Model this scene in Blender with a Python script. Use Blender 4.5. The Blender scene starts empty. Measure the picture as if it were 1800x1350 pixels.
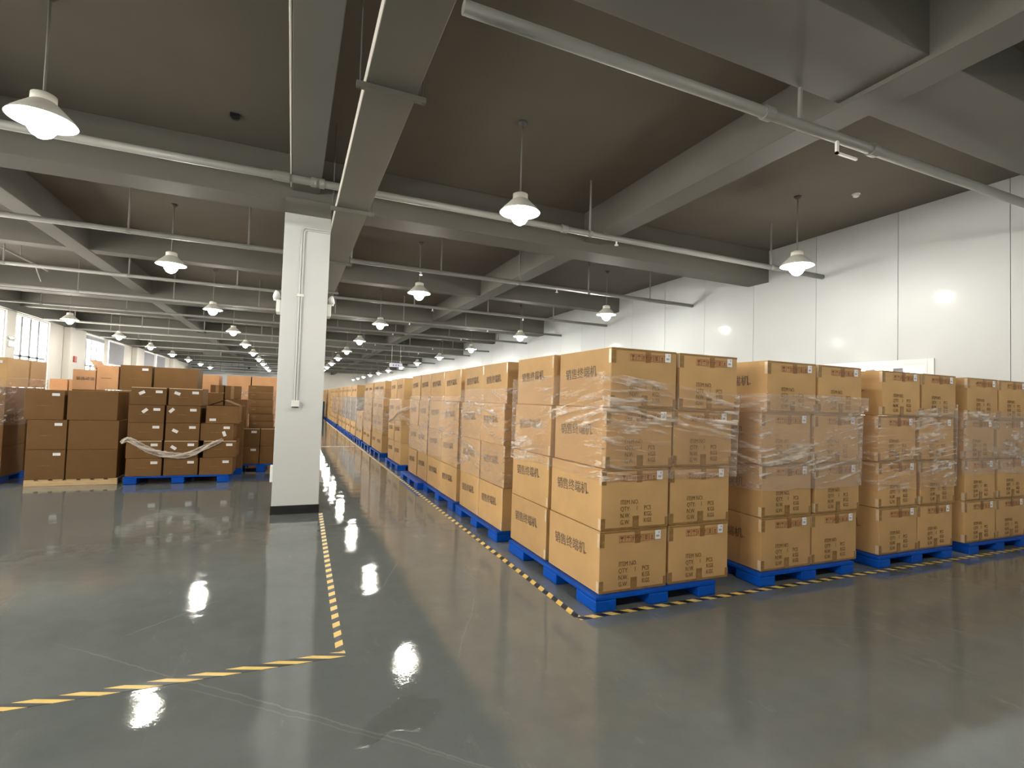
import bpy, bmesh, math, random
from mathutils import Vector, Matrix, noise
random.seed(7)
SC = bpy.context.scene
COL = SC.collection

# ------------------------------------------------------------------ camera, world, exposure
YAW, PITCH, ROLL, FPX = 0.4055182, 0.0354984, 0.0320189, 897.49
CAM_H = 1.6
def cam_axes():
    cy, sy = math.cos(YAW), math.sin(YAW)
    f = Vector((sy*math.cos(PITCH), cy*math.cos(PITCH), math.sin(PITCH)))
    r0 = Vector((cy, -sy, 0)); u0 = r0.cross(f)
    r = r0*math.cos(ROLL) + u0*math.sin(ROLL)
    u = -r0*math.sin(ROLL) + u0*math.cos(ROLL)
    return r, u, f
r_, u_, f_ = cam_axes()
cd = bpy.data.cameras.new('camera'); cam = bpy.data.objects.new('camera', cd); COL.objects.link(cam)
m = Matrix((( r_.x, u_.x, -f_.x, 0), (r_.y, u_.y, -f_.y, 0), (r_.z, u_.z, -f_.z, CAM_H), (0, 0, 0, 1)))
cam.matrix_world = m
cd.sensor_fit = 'HORIZONTAL'; cd.sensor_width = 36.0; cd.lens = FPX/1800*36.0
cd.clip_start = 0.05; cd.clip_end = 300
SC.camera = cam
SC.view_settings.view_transform = 'Standard'; SC.view_settings.look = 'None'
SC.view_settings.exposure = 1.05; SC.view_settings.gamma = 1.0; SC.view_settings.use_curve_mapping = False
W = bpy.data.worlds.new('world'); SC.world = W; W.use_nodes = True
bg = W.node_tree.nodes['Background']; bg.inputs[0].default_value = (1.0, 0.93, 0.82, 1); bg.inputs[1].default_value = 9.0
SC.cycles.use_denoising = True
SC.cycles.max_bounces = 9; SC.cycles.diffuse_bounces = 5; SC.cycles.glossy_bounces = 4
SC.cycles.transparent_max_bounces = 16; SC.cycles.sample_clamp_indirect = 6.0
SC.cycles.caustics_reflective = False; SC.cycles.caustics_refractive = False
LAMP_GLOW = 155.0          # emission of every lamp bulb

# ------------------------------------------------------------------ materials
MATS = {}
def new_mat(name):
    mt = bpy.data.materials.new(name); mt.use_nodes = True
    nt = mt.node_tree; b = nt.nodes['Principled BSDF']
    MATS[name] = mt
    return mt, nt, b
def nz(nt, scale, detail=3, rough=0.5, coord='Object', stretch=None):
    tc = nt.nodes.new('ShaderNodeTexCoord'); n = nt.nodes.new('ShaderNodeTexNoise')
    n.inputs['Scale'].default_value = scale; n.inputs['Detail'].default_value = detail
    n.inputs['Roughness'].default_value = rough
    if stretch:
        mp = nt.nodes.new('ShaderNodeMapping'); mp.inputs['Scale'].default_value = stretch
        nt.links.new(tc.outputs[coord], mp.inputs[0]); nt.links.new(mp.outputs[0], n.inputs['Vector'])
    else:
        nt.links.new(tc.outputs[coord], n.inputs['Vector'])
    return n
def ramp(nt, src, c0, c1, p0=0.3, p1=0.7):
    r = nt.nodes.new('ShaderNodeValToRGB'); nt.links.new(src, r.inputs[0])
    r.color_ramp.elements[0].position = p0; r.color_ramp.elements[0].color = (*c0, 1)
    r.color_ramp.elements[1].position = p1; r.color_ramp.elements[1].color = (*c1, 1)
    return r.outputs[0]
def bump(nt, b, src, strength=0.1, dist=0.01, inp='Normal'):
    bp = nt.nodes.new('ShaderNodeBump'); bp.inputs['Strength'].default_value = strength
    bp.inputs['Distance'].default_value = dist
    nt.links.new(src, bp.inputs['Height']); nt.links.new(bp.outputs[0], b.inputs[inp])
    return bp
def paint(name, c, rough=0.6, var=0.08, scale=1.5, spec=0.4, metal=0.0):
    mt, nt, b = new_mat(name)
    n = nz(nt, scale, 4)
    lo = tuple(v*(1-var) for v in c); hi = tuple(min(1, v*(1+var)) for v in c)
    nt.links.new(ramp(nt, n.outputs[0], lo, hi), b.inputs['Base Color'])
    b.inputs['Roughness'].default_value = rough; b.inputs['Specular IOR Level'].default_value = spec
    b.inputs['Metallic'].default_value = metal
    return mt
paint('grey_paint', (0.138, 0.134, 0.117), 0.62, 0.07, 0.8, 0.3)
paint('ceiling_paint', (0.150, 0.136, 0.112), 0.75, 0.10, 0.5, 0.2)
paint('pipe_paint', (0.24, 0.24, 0.225), 0.45, 0.06, 2)
paint('dark_pipe', (0.10, 0.10, 0.095), 0.5, 0.1, 2)
paint('white_wall', (0.70, 0.67, 0.61), 0.6, 0.03, 0.5, 0.3)
paint('column_white', (0.60, 0.625, 0.625), 0.5, 0.03, 0.9, 0.3)
paint('black_skirting', (0.012, 0.013, 0.014), 0.35)
paint('white_plastic', (0.78, 0.79, 0.76), 0.35, 0.02)
paint('duct_metal', (0.15, 0.147, 0.128), 0.4, 0.05, 1.5, 0.5, 0.25)
paint('duct_edge', (0.62, 0.60, 0.55), 0.4, 0.04)
paint('window_frame', (0.68, 0.70, 0.72), 0.4, 0.03)
paint('mullion_grey', (0.22, 0.24, 0.28), 0.45, 0.03)
paint('blind_cloth', (0.40, 0.40, 0.43), 0.8, 0.04, 6)
paint('blue_plastic', (0.002, 0.070, 0.42), 0.45, 0.10, 5, 0.12)
paint('dark_blue_plastic', (0.012, 0.02, 0.05), 0.5, 0.2, 3)
paint('shade_enamel', (0.80, 0.80, 0.74), 0.35, 0.03)
paint('print_black', (0.145, 0.105, 0.08), 0.7, 0.2, 30)
paint('print_brown', (0.20, 0.115, 0.045), 0.7, 0.25, 25)
paint('print_red', (0.27, 0.075, 0.03), 0.65, 0.2, 25)
paint('label_white', (0.80, 0.80, 0.82), 0.5, 0.03, 20)
paint('label_grey', (0.35, 0.36, 0.40), 0.6, 0.1, 20)
paint('red_plastic', (0.35, 0.03, 0.02), 0.5)
paint('sign_face', (0.78, 0.76, 0.90), 0.4, 0.02)
paint('sign_mark', (0.04, 0.05, 0.20), 0.5)
paint('inner_dark', (0.05, 0.03, 0.015), 0.9)

# right wall: glossy white sandwich panels
mt, nt, b = new_mat('panel_wall')
n = nz(nt, 0.6, 3); nt.links.new(ramp(nt, n.outputs[0], (0.46, 0.485, 0.49), (0.50, 0.525, 0.53)), b.inputs['Base Color'])
b.inputs['Roughness'].default_value = 0.42; b.inputs['Specular IOR Level'].default_value = 0.3; b.inputs['Coat Weight'].default_value = 0.08; b.inputs['Coat Roughness'].default_value = 0.11
bump(nt, b, nz(nt, 1.2, 1).outputs[0], 0.15, 0.02)

# cardboard
def cardboard(name, c, spec=0.25):
    mt, nt, b = new_mat(name)
    oi = nt.nodes.new('ShaderNodeObjectInfo')
    n = nz(nt, 4, 4); fl = nz(nt, 1.0, 2, stretch=(1.5, 1.5, 160))
    base = ramp(nt, n.outputs[0], tuple(v*0.93 for v in c), tuple(v*1.06 for v in c))
    hsv = nt.nodes.new('ShaderNodeHueSaturation'); nt.links.new(base, hsv.inputs['Color'])
    mr = nt.nodes.new('ShaderNodeMapRange'); nt.links.new(oi.outputs['Random'], mr.inputs[0])
    mr.inputs[3].default_value = 0.90; mr.inputs[4].default_value = 1.08
    nt.links.new(mr.outputs[0], hsv.inputs['Value']); nt.links.new(hsv.outputs[0], b.inputs['Base Color'])
    b.inputs['Roughness'].default_value = 0.62; b.inputs['Specular IOR Level'].default_value = spec
    bump(nt, b, nz(nt, 6, 3).outputs[0], 0.25, 0.012)
    return mt
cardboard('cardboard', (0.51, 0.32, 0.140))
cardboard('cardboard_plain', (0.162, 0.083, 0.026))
cardboard('cardboard_tan', (0.42, 0.255, 0.115))
cardboard('cardboard_red', (0.62, 0.34, 0.17))
# packing tape
mt, nt, b = new_mat('packing_tape')
n = nz(nt, 18, 3, stretch=(1, 1, 3)); nt.links.new(ramp(nt, n.outputs[0], (0.23, 0.125, 0.03), (0.31, 0.18, 0.06)), b.inputs['Base Color'])
b.inputs['Roughness'].default_value = 0.28; b.inputs['Specular IOR Level'].default_value = 0.55
bump(nt, b, nz(nt, 30, 2).outputs[0], 0.35, 0.003)
mt, nt, b = new_mat('clear_tape')
n = nz(nt, 18, 3); nt.links.new(ramp(nt, n.outputs[0], (0.62, 0.47, 0.29), (0.74, 0.60, 0.42)), b.inputs['Base Color'])
b.inputs['Roughness'].default_value = 0.16; b.inputs['Specular IOR Level'].default_value = 0.8
bump(nt, b, nz(nt, 25, 2).outputs[0], 0.5, 0.004)
# pale wood
mt, nt, b = new_mat('pallet_wood')
n = nz(nt, 3, 5, 0.6, stretch=(1.5, 14, 14)); nt.links.new(ramp(nt, n.outputs[0], (0.50, 0.34, 0.17), (0.68, 0.50, 0.28)), b.inputs['Base Color'])
b.inputs['Roughness'].default_value = 0.7

# stretch film: clear, milky where it folds
def film(name, milk, tint=(0.97, 0.95, 0.94), col=(0.88, 0.79, 0.70), streak=46):
    mt, nt, b = new_mat(name)
    b.inputs['Base Color'].default_value = (*col, 1); b.inputs['Roughness'].default_value = 0.10
    b.inputs['Specular IOR Level'].default_value = 0.9
    tr = nt.nodes.new('ShaderNodeBsdfTransparent'); tr.inputs[0].default_value = (*tint, 1)
    mx = nt.nodes.new('ShaderNodeMixShader'); out = nt.nodes['Material Output']
    # folds run mostly along the wrap; "fold" is a mesh attribute with ridge heights
    at = nt.nodes.new('ShaderNodeAttribute'); at.attribute_name = 'fold'
    fine = nz(nt, 1.0, 4, 0.65, stretch=(5, 5, streak))
    ad = nt.nodes.new('ShaderNodeMath'); ad.operation = 'MULTIPLY'
    nt.links.new(at.outputs['Fac'], ad.inputs[0]); nt.links.new(fine.outputs[0], ad.inputs[1])
    mr = nt.nodes.new('ShaderNodeMapRange'); nt.links.new(ad.outputs[0], mr.inputs[0])
    mr.inputs[1].default_value = 0.16; mr.inputs[2].default_value = 0.55
    mr.inputs[3].default_value = milk; mr.inputs[4].default_value = min(0.95, milk + 0.55)
    lwt = nt.nodes.new('ShaderNodeLayerWeight'); fr = nt.nodes.new('ShaderNodeMath'); fr.operation = 'POWER'; fr.inputs[1].default_value = 3.0
    nt.links.new(lwt.outputs['Facing'], fr.inputs[0])
    mxx = nt.nodes.new('ShaderNodeMath'); mxx.operation = 'MAXIMUM'
    sc = nt.nodes.new('ShaderNodeMath'); sc.operation = 'MULTIPLY'; sc.inputs[1].default_value = 0.5
    nt.links.new(fr.outputs[0], sc.inputs[0])
    nt.links.new(mr.outputs[0], mxx.inputs[0]); nt.links.new(sc.outputs[0], mxx.inputs[1])
    nt.links.new(mxx.outputs[0], mx.inputs[0]); nt.links.new(tr.outputs[0], mx.inputs[1]); nt.links.new(b.outputs[0], mx.inputs[2])
    nt.links.new(mx.outputs[0], out.inputs[0])
    bump(nt, b, fine.outputs[0], 0.8, 0.008)
    return mt
film('stretch_film', 0.075)
film('hazy_film', 0.20, col=(0.78, 0.70, 0.62))
film('silver_film', 0.55, col=(0.62, 0.62, 0.63))

# glass
mt, nt, b = new_mat('glass')
tr = nt.nodes.new('ShaderNodeBsdfTransparent'); gl = nt.nodes.new('ShaderNodeBsdfGlossy'); gl.inputs['Roughness'].default_value = 0.02
mx = nt.nodes.new('ShaderNodeMixShader'); mx.inputs[0].default_value = 0.06
nt.links.new(tr.outputs[0], mx.inputs[1]); nt.links.new(gl.outputs[0], mx.inputs[2]); nt.links.new(mx.outputs[0], nt.nodes['Material Output'].inputs[0])
# water
mt, nt, b = new_mat('water')
b.inputs['Base Color'].default_value = (0.8, 0.85, 0.85, 1); b.inputs['Roughness'].default_value = 0.02
tr = nt.nodes.new('ShaderNodeBsdfTransparent'); tr.inputs[0].default_value = (0.985, 0.985, 0.98, 1)
gl = nt.nodes.new('ShaderNodeBsdfGlossy'); gl.inputs['Roughness'].default_value = 0.02
lw = nt.nodes.new('ShaderNodeLayerWeight'); pw = nt.nodes.new('ShaderNodeMath'); pw.operation = 'POWER'; pw.inputs[1].default_value = 7.0
nt.links.new(lw.outputs['Facing'], pw.inputs[0]); pa = nt.nodes.new('ShaderNodeMath'); pa.operation = 'ADD'; pa.inputs[1].default_value = 0.02; nt.links.new(pw.outputs[0], pa.inputs[0])
mx = nt.nodes.new('ShaderNodeMixShader'); nt.links.new(pa.outputs[0], mx.inputs[0])
nt.links.new(tr.outputs[0], mx.inputs[1]); nt.links.new(gl.outputs[0], mx.inputs[2]); nt.links.new(mx.outputs[0], nt.nodes['Material Output'].inputs[0])
# glowing bulb
mt, nt, b = new_mat('bulb_glow')
b.inputs['Base Color'].default_value = (1, 1, 1, 1)
b.inputs['Emission Color'].default_value = (1.0, 0.955, 0.87, 1); b.inputs['Emission Strength'].default_value = LAMP_GLOW

mt, nt, b = new_mat('bright_spot_glow')
b.inputs['Emission Color'].default_value = (1.0, 0.95, 0.85, 1); b.inputs['Emission Strength'].default_value = 9.0

# epoxy floor
mt, nt, b = new_mat('epoxy_floor')
n1 = nz(nt, 0.7, 5, 0.55); n2 = nz(nt, 5.0, 6, 0.7)
mixn = nt.nodes.new('ShaderNodeMath'); mixn.operation = 'ADD'
m1 = nt.nodes.new('ShaderNodeMath'); m1.operation = 'MULTIPLY'; m1.inputs[1].default_value = 0.6
m2 = nt.nodes.new('ShaderNodeMath'); m2.operation = 'MULTIPLY'; m2.inputs[1].default_value = 0.4
nt.links.new(n1.outputs[0], m1.inputs[0]); nt.links.new(n2.outputs[0], m2.inputs[0])
nt.links.new(m1.outputs[0], mixn.inputs[0]); nt.links.new(m2.outputs[0], mixn.inputs[1])
basec = ramp(nt, mixn.outputs[0], (0.122, 0.138, 0.136), (0.158, 0.175, 0.172), 0.35, 0.65)
# pale scratches and scuffs, swept mostly one way
sc1 = nz(nt, 1.0, 8, 0.75, stretch=(2.2, 0.7, 1)); sc2 = nz(nt, 2.3, 9, 0.8, stretch=(3.5, 1, 1))
mul = nt.nodes.new('ShaderNodeMath'); mul.operation = 'MULTIPLY'
nt.links.new(sc1.outputs[0], mul.inputs[0]); nt.links.new(sc2.outputs[0], mul.inputs[1])
msk = nt.nodes.new('ShaderNodeMapRange'); nt.links.new(mul.outputs[0], msk.inputs[0])
msk.inputs[1].default_value = 0.31; msk.inputs[2].default_value = 0.46; msk.inputs[3].default_value = 0; msk.inputs[4].default_value = 0.45
mc = nt.nodes.new('ShaderNodeMixRGB'); nt.links.new(msk.outputs[0], mc.inputs[0]); nt.links.new(basec, mc.inputs[1])
mc.inputs[2].default_value = (0.31, 0.32, 0.30, 1)
# long drag marks left by pallet trucks, broken up along their length
geo = nt.nodes.new('ShaderNodeNewGeometry'); prev = mc.outputs[0]
for (ax, ay), (bx_, by_), wd, op in (((-1.35, 4.15), (1.25, 1.78), 0.005, 0.5), ((-0.62, 3.40), (0.95, 2.04), 0.004, 0.35), ((-0.95, 4.05), (-0.45, 4.55), 0.006, 0.55), ((0.75, 4.4), (1.05, 5.1), 0.006, 0.45), ((-1.9, 7.25), (-0.65, 7.6), 0.014, 0.45), ((0.98, 3.0), (1.5, 4.1), 0.004, 0.3), ((3.6, 2.7), (4.1, 2.45), 0.004, 0.3)):
    dx, dy = bx_-ax, by_-ay; L_ = math.hypot(dx, dy); tx, ty = dx/L_, dy/L_
    def dot(vx, vy, cst):
        n_ = nt.nodes.new('ShaderNodeVectorMath'); n_.operation = 'DOT_PRODUCT'; n_.inputs[1].default_value = (vx, vy, 0); nt.links.new(geo.outputs['Position'], n_.inputs[0])
        a_ = nt.nodes.new('ShaderNodeMath'); a_.operation = 'SUBTRACT'; a_.inputs[1].default_value = cst; nt.links.new(n_.outputs['Value'], a_.inputs[0]); return a_.outputs[0]
    across = dot(-ty, tx, -ty*ax + tx*ay); along = dot(tx, ty, tx*(ax+bx_)/2 + ty*(ay+by_)/2)
    wob = nt.nodes.new('ShaderNodeMath'); wob.operation = 'MULTIPLY_ADD'; wob.inputs[1].default_value = 0.10; nt.links.new(sc1.outputs[0], wob.inputs[0]); nt.links.new(across, wob.inputs[2])
    off_ = nt.nodes.new('ShaderNodeMath'); off_.operation = 'SUBTRACT'; off_.inputs[1].default_value = 0.05; nt.links.new(wob.outputs[0], off_.inputs[0])
    a1 = nt.nodes.new('ShaderNodeMath'); a1.operation = 'ABSOLUTE'; nt.links.new(off_.outputs[0], a1.inputs[0])
    a2 = nt.nodes.new('ShaderNodeMapRange'); nt.links.new(a1.outputs[0], a2.inputs[0]); a2.inputs[1].default_value = wd*0.3; a2.inputs[2].default_value = wd*1.6; a2.inputs[3].default_value = op*0.45; a2.inputs[4].default_value = 0
    c1 = nt.nodes.new('ShaderNodeMath'); c1.operation = 'ABSOLUTE'; nt.links.new(along, c1.inputs[0])
    c2 = nt.nodes.new('ShaderNodeMapRange'); nt.links.new(c1.outputs[0], c2.inputs[0]); c2.inputs[1].default_value = L_*0.35; c2.inputs[2].default_value = L_*0.5; c2.inputs[3].default_value = 1; c2.inputs[4].default_value = 0
    mu = nt.nodes.new('ShaderNodeMath'); mu.operation = 'MULTIPLY'; nt.links.new(a2.outputs[0], mu.inputs[0]); nt.links.new(c2.outputs[0], mu.inputs[1])
    mz = nt.nodes.new('ShaderNodeMixRGB'); nt.links.new(mu.outputs[0], mz.inputs[0]); nt.links.new(prev, mz.inputs[1]); mz.inputs[2].default_value = (0.36, 0.37, 0.35, 1); prev = mz.outputs[0]
nt.links.new(prev, b.inputs['Base Color'])
rr = nt.nodes.new('ShaderNodeMapRange'); nt.links.new(n2.outputs[0], rr.inputs[0])
rr.inputs[1].default_value = 0.35; rr.inputs[2].default_value = 0.75; rr.inputs[3].default_value = 0.015; rr.inputs[4].default_value = 0.045
nt.links.new(rr.outputs[0], b.inputs['Roughness'])
b.inputs['IOR'].default_value = 1.62; b.inputs['Specular IOR Level'].default_value = 0.5
w1 = nz(nt, 2.6, 2, 0.5); w2 = nz(nt, 22, 3, 0.6)
bp1 = nt.nodes.new('ShaderNodeBump'); bp1.inputs['Strength'].default_value = 0.06; bp1.inputs['Distance'].default_value = 0.05
bp2 = nt.nodes.new('ShaderNodeBump'); bp2.inputs['Strength'].default_value = 0.028; bp2.inputs['Distance'].default_value = 0.01
nt.links.new(w1.outputs[0], bp1.inputs['Height']); nt.links.new(w2.outputs[0], bp2.inputs['Height'])
w3 = nz(nt, 55, 4, 0.7); bp3 = nt.nodes.new('ShaderNodeBump'); bp3.inputs['Strength'].default_value = 0.045; bp3.inputs['Distance'].default_value = 0.004
nt.links.new(w3.outputs[0], bp3.inputs['Height']); nt.links.new(bp1.outputs[0], bp2.inputs['Normal']); nt.links.new(bp2.outputs[0], bp3.inputs['Normal']); nt.links.new(bp3.outputs[0], b.inputs['Normal'])

# striped floor tape: stripes cut across the local x axis with a slant
def tape_mat(name, period, slant):
    mt, nt, b = new_mat(name)
    tc = nt.nodes.new('ShaderNodeTexCoord'); sp = nt.nodes.new('ShaderNodeSeparateXYZ'); nt.links.new(tc.outputs['Object'], sp.inputs[0])
    k = nt.nodes.new('ShaderNodeMath'); k.operation = 'MULTIPLY_ADD'; k.inputs[1].default_value = slant
    nt.links.new(sp.outputs[1], k.inputs[0]); nt.links.new(sp.outputs[0], k.inputs[2])
    d = nt.nodes.new('ShaderNodeMath'); d.operation = 'DIVIDE'; d.inputs[1].default_value = period; nt.links.new(k.outputs[0], d.inputs[0])
    fr = nt.nodes.new('ShaderNodeMath'); fr.operation = 'FRACT'; nt.links.new(d.outputs[0], fr.inputs[0])
    g = nt.nodes.new('ShaderNodeMath'); g.operation = 'GREATER_THAN'; g.inputs[1].default_value = 0.5; nt.links.new(fr.outputs[0], g.inputs[0])
    mc = nt.nodes.new('ShaderNodeMixRGB'); nt.links.new(g.outputs[0], mc.inputs[0])
    mc.inputs[1].default_value = (0.012, 0.018, 0.022, 1)
    n = nz(nt, 12, 4); nt.links.new(ramp(nt, n.outputs[0], (0.74, 0.50, 0.10), (0.84, 0.60, 0.17)), mc.inputs[2])
    nt.links.new(mc.outputs[0], b.inputs['Base Color']); b.inputs['Roughness'].default_value = 0.42
tape_mat('hazard_tape', 0.163, 1.0)
tape_mat('hazard_tape_long', 0.19, 2.6)
tape_mat('hazard_tape_column', 0.15, 0.7)
paint('joint_line', (0.42, 0.42, 0.40), 0.4)

# ------------------------------------------------------------------ mesh helpers
class MB:
    def __init__(s): s.v = []; s.f = []
    def box(s, x0, x1, y0, y1, z0, z1):
        i = len(s.v)
        s.v += [(x0,y0,z0),(x1,y0,z0),(x1,y1,z0),(x0,y1,z0),(x0,y0,z1),(x1,y0,z1),(x1,y1,z1),(x0,y1,z1)]
        s.f += [(i,i+3,i+2,i+1),(i+4,i+5,i+6,i+7),(i,i+1,i+5,i+4),(i+1,i+2,i+6,i+5),(i+2,i+3,i+7,i+6),(i+3,i,i+4,i+7)]
        return s
    def poly(s, pts):
        i = len(s.v); s.v += [tuple(p) for p in pts]; s.f.append(tuple(range(i, i+len(pts)))); return s
    def tube(s, a, b, r, n=10, r2=None, cap=True):
        a = Vector(a); b = Vector(b); d = (b-a).normalized()
        t = Vector((0,0,1)) if abs(d.z) < 0.9 else Vector((1,0,0))
        u = d.cross(t).normalized(); w = d.cross(u); i = len(s.v); r2 = r if r2 is None else r2
        for c, rr in ((a, r), (b, r2)):
            for k in range(n):
                an = 2*math.pi*k/n; s.v.append(tuple(c + u*rr*math.cos(an) + w*rr*math.sin(an)))
        for k in range(n):
            k2 = (k+1) % n; s.f.append((i+k, i+k2, i+n+k2, i+n+k))
        if cap: s.f.append(tuple(i+k for k in range(n-1, -1, -1))); s.f.append(tuple(i+n+k for k in range(n)))
        return s
    def lathe(s, prof, c=(0,0,0), n=24):
        i = len(s.v); m_ = len(prof)
        for r, z in prof:
            for k in range(n):
                an = 2*math.pi*k/n; s.v.append((c[0]+r*math.cos(an), c[1]+r*math.sin(an), c[2]+z))
        for j in range(m_-1):
            for k in range(n):
                k2 = (k+1) % n; s.f.append((i+j*n+k, i+j*n+k2, i+(j+1)*n+k2, i+(j+1)*n+k))
        return s
    def mesh(s, name, mat, bevel=0, smooth=False):
        me = bpy.data.meshes.new(name); me.from_pydata(s.v, [], s.f)
        bm = bmesh.new(); bm.from_mesh(me); bmesh.ops.recalc_face_normals(bm, faces=bm.faces)
        if bevel:
            bmesh.ops.bevel(bm, geom=[e for e in bm.edges if len(e.link_faces) == 2 and e.calc_face_angle(0) > 0.6],
                            offset=bevel, segments=2, affect='EDGES', profile=0.6)
        bm.to_mesh(me); bm.free()
        if smooth:
            for p in me.polygons: p.use_smooth = True
        me.materials.append(MATS[mat]); return me
    def build(s, name, mat, parent=None, bevel=0, smooth=False, loc=None):
        return link(name, s.mesh(name, mat, bevel, smooth), parent, loc)
def link(name, me, parent=None, loc=None):
    o = bpy.data.objects.new(name, me); COL.objects.link(o)
    if parent: o.parent = parent
    if loc: o.location = loc
    return o
def tag(o, label=None, cat=None, group=None, kind=None):
    if label: o['label'] = label
    if cat: o['category'] = cat
    if group: o['group'] = group
    if kind: o['kind'] = kind
    return o
def empty(name, loc=(0,0,0), rz=0):
    o = bpy.data.objects.new(name, None); o.empty_display_size = 0.1; COL.objects.link(o)
    o.location = loc; o.rotation_euler.z = rz; return o
def struct(o): o['kind'] = 'structure'; return o
def copy_tree(o, parent=None):
    c_ = o.copy(); COL.objects.link(c_)
    if parent: c_.parent = parent
    for ch in o.children: copy_tree(ch, c_)
    return c_

ORD = ['first','second','third','fourth','fifth','sixth','seventh','eighth','ninth','tenth','eleventh','twelfth','thirteenth','fourteenth','fifteenth','sixteenth','seventeenth']

# ------------------------------------------------------------------ room shell
WR, WL, YB, YE, ZC = 9.0, -9.0, -6.0, 71.0, 4.92
struct(MB().box(WL-0.3, WR+0.3, YB-0.3, YE+0.3, -0.2, 0).build('floor', 'epoxy_floor'))
struct(MB().box(WL-0.3, WR+0.3, YB-0.3, YE+0.3, ZC, ZC+0.2).build('ceiling', 'ceiling_paint'))

def wall_x(name, x, th, holes, mat, seam=None):
    """wall in the plane x with rectangular openings (y0,y1,z0,z1); th is signed thickness away from the room"""
    ys = sorted({YB, YE} | {h[0] for h in holes} | {h[1] for h in holes})
    if seam:
        y = 3.71 - 1.42*6
        while y < YE:
            if y > YB: ys.append(y)
            y += 1.42
        ys = sorted(set(ys))
    mb = MB(); g = 0.004 if seam else 0
    for a, b2 in zip(ys, ys[1:]):
        hs = [h for h in holes if h[0] <= a + 1e-6 and h[1] >= b2 - 1e-6]
        ga = g if (seam and not any(abs(a-h[0]) < 1e-6 or abs(a-h[1]) < 1e-6 for h in holes)) else 0
        gb = g if (seam and not any(abs(b2-h[0]) < 1e-6 or abs(b2-h[1]) < 1e-6 for h in holes)) else 0
        segs = [(0, hs[0][2]), (hs[0][3], ZC)] if hs else [(0, ZC)]
        for z0, z1 in segs:
            if z1 > z0: mb.box(min(x, x+th), max(x, x+th), a+ga, b2-gb, z0, z1)
    return struct(mb.build(name, mat))
RWIN = (4.70, 6.45, 1.0, 2.40)
wall_x('wall_right', WR, 0.1, [RWIN], 'panel_wall', seam=True)
struct(MB().box(WR+0.1, WR+0.2, YB, RWIN[0]-0.02, 0, ZC).box(WR+0.1, WR+0.2, RWIN[1]+0.02, YE, 0, ZC).box(WR+0.1, WR+0.2, RWIN[0]-0.02, RWIN[1]+0.02, RWIN[3]+0.02, ZC).box(WR+0.1, WR+0.2, RWIN[0]-0.02, RWIN[1]+0.02, 0, RWIN[2]-0.02).build('wall_right', 'white_wall'))
LW = []
for k in range(-2, 3):
    for a, b2 in ((19.3, 22.1), (22.75, 25.45)):
        off = 0.55 if k == 0 else 0.0
        LW.append((a + 10.3*k + off, b2 + 10.3*k + off))
LW = [w for w in LW if w[1] < 55 and w[0] > YB]
wall_x('wall_left', WL, -0.25, [(a, b2, 1.0, 4.18) for a, b2 in LW], 'white_wall')
struct(MB().box(WL-0.3, WR+0.3, YB-0.2, YB, 0, ZC).build('wall_back', 'white_wall'))
struct(MB().box(WL-0.3, WR+0.3, YE, YE+0.2, 0, ZC).build('wall_front', 'white_wall'))
struct(MB().box(WL, 0.0, 55.5, YE, 0, ZC).build('wall_partition', 'panel_wall'))

# windows, each with its own frame and panes
def window(i, x, y0, y1, z0, z1, side, mull, transom=None):
    t = empty('window_%d' % i, (x, y0, z0)); struct(t)
    L, H = y1-y0, z1-z0
    s = side
    f = MB(); w = 0.055
    xa, xb = sorted((0.02*s, -0.09*s))
    f.box(xa, xb, 0, w, 0, H).box(xa, xb, L-w, L, 0, H).box(xa, xb, w, L-w, 0, w).box(xa, xb, w, L-w, H-w, H)
    f.build('window_frame', 'window_frame', t)
    xa2, xb2 = sorted((-0.02*s, -0.07*s))
    for k in range(1, mull+1):
        y = L*k/(mull+1); MB().box(xa2, xb2, y-0.075, y+0.075, w, H-w).build('mullion', 'mullion_grey', t)
    if transom: MB().box(xa2, xb2, w, L-w, transom-z0-0.035, transom-z0+0.035).build('transom', 'mullion_grey', t)
    xg = -0.05*s
    MB().box(xg-0.004, xg+0.004, w*0.5, L-w*0.5, w*0.5, H-w*0.5).build('window_pane', 'glass', t)
    xs, xe = sorted((0.0, 0.12*s))
    MB().box(xs, xe, -0.05, L+0.05, -0.05, -0.005).build('window_sill', 'white_wall', t)
    return t
for i, (a, b2) in enumerate(LW):
    window(i+1, WL-0.08, a, b2, 1.0, 4.18, 1, 3, 2.7)
window(len(LW)+1, WR, RWIN[0], RWIN[1], RWIN[2], RWIN[3], -1, 3)
# pale metal trim round the right-hand window
struct(MB().box(WR-0.02, WR, RWIN[0]-0.09, RWIN[0]-0.001, RWIN[2]-0.09, RWIN[3]+0.08).box(WR-0.02, WR, RWIN[1]+0.001, RWIN[1]+0.09, RWIN[2]-0.09, RWIN[3]+0.08)
       .box(WR-0.02, WR, RWIN[0], RWIN[1], RWIN[3]+0.001, RWIN[3]+0.08).build('trim_1', 'window_frame', bevel=0.004))
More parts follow.
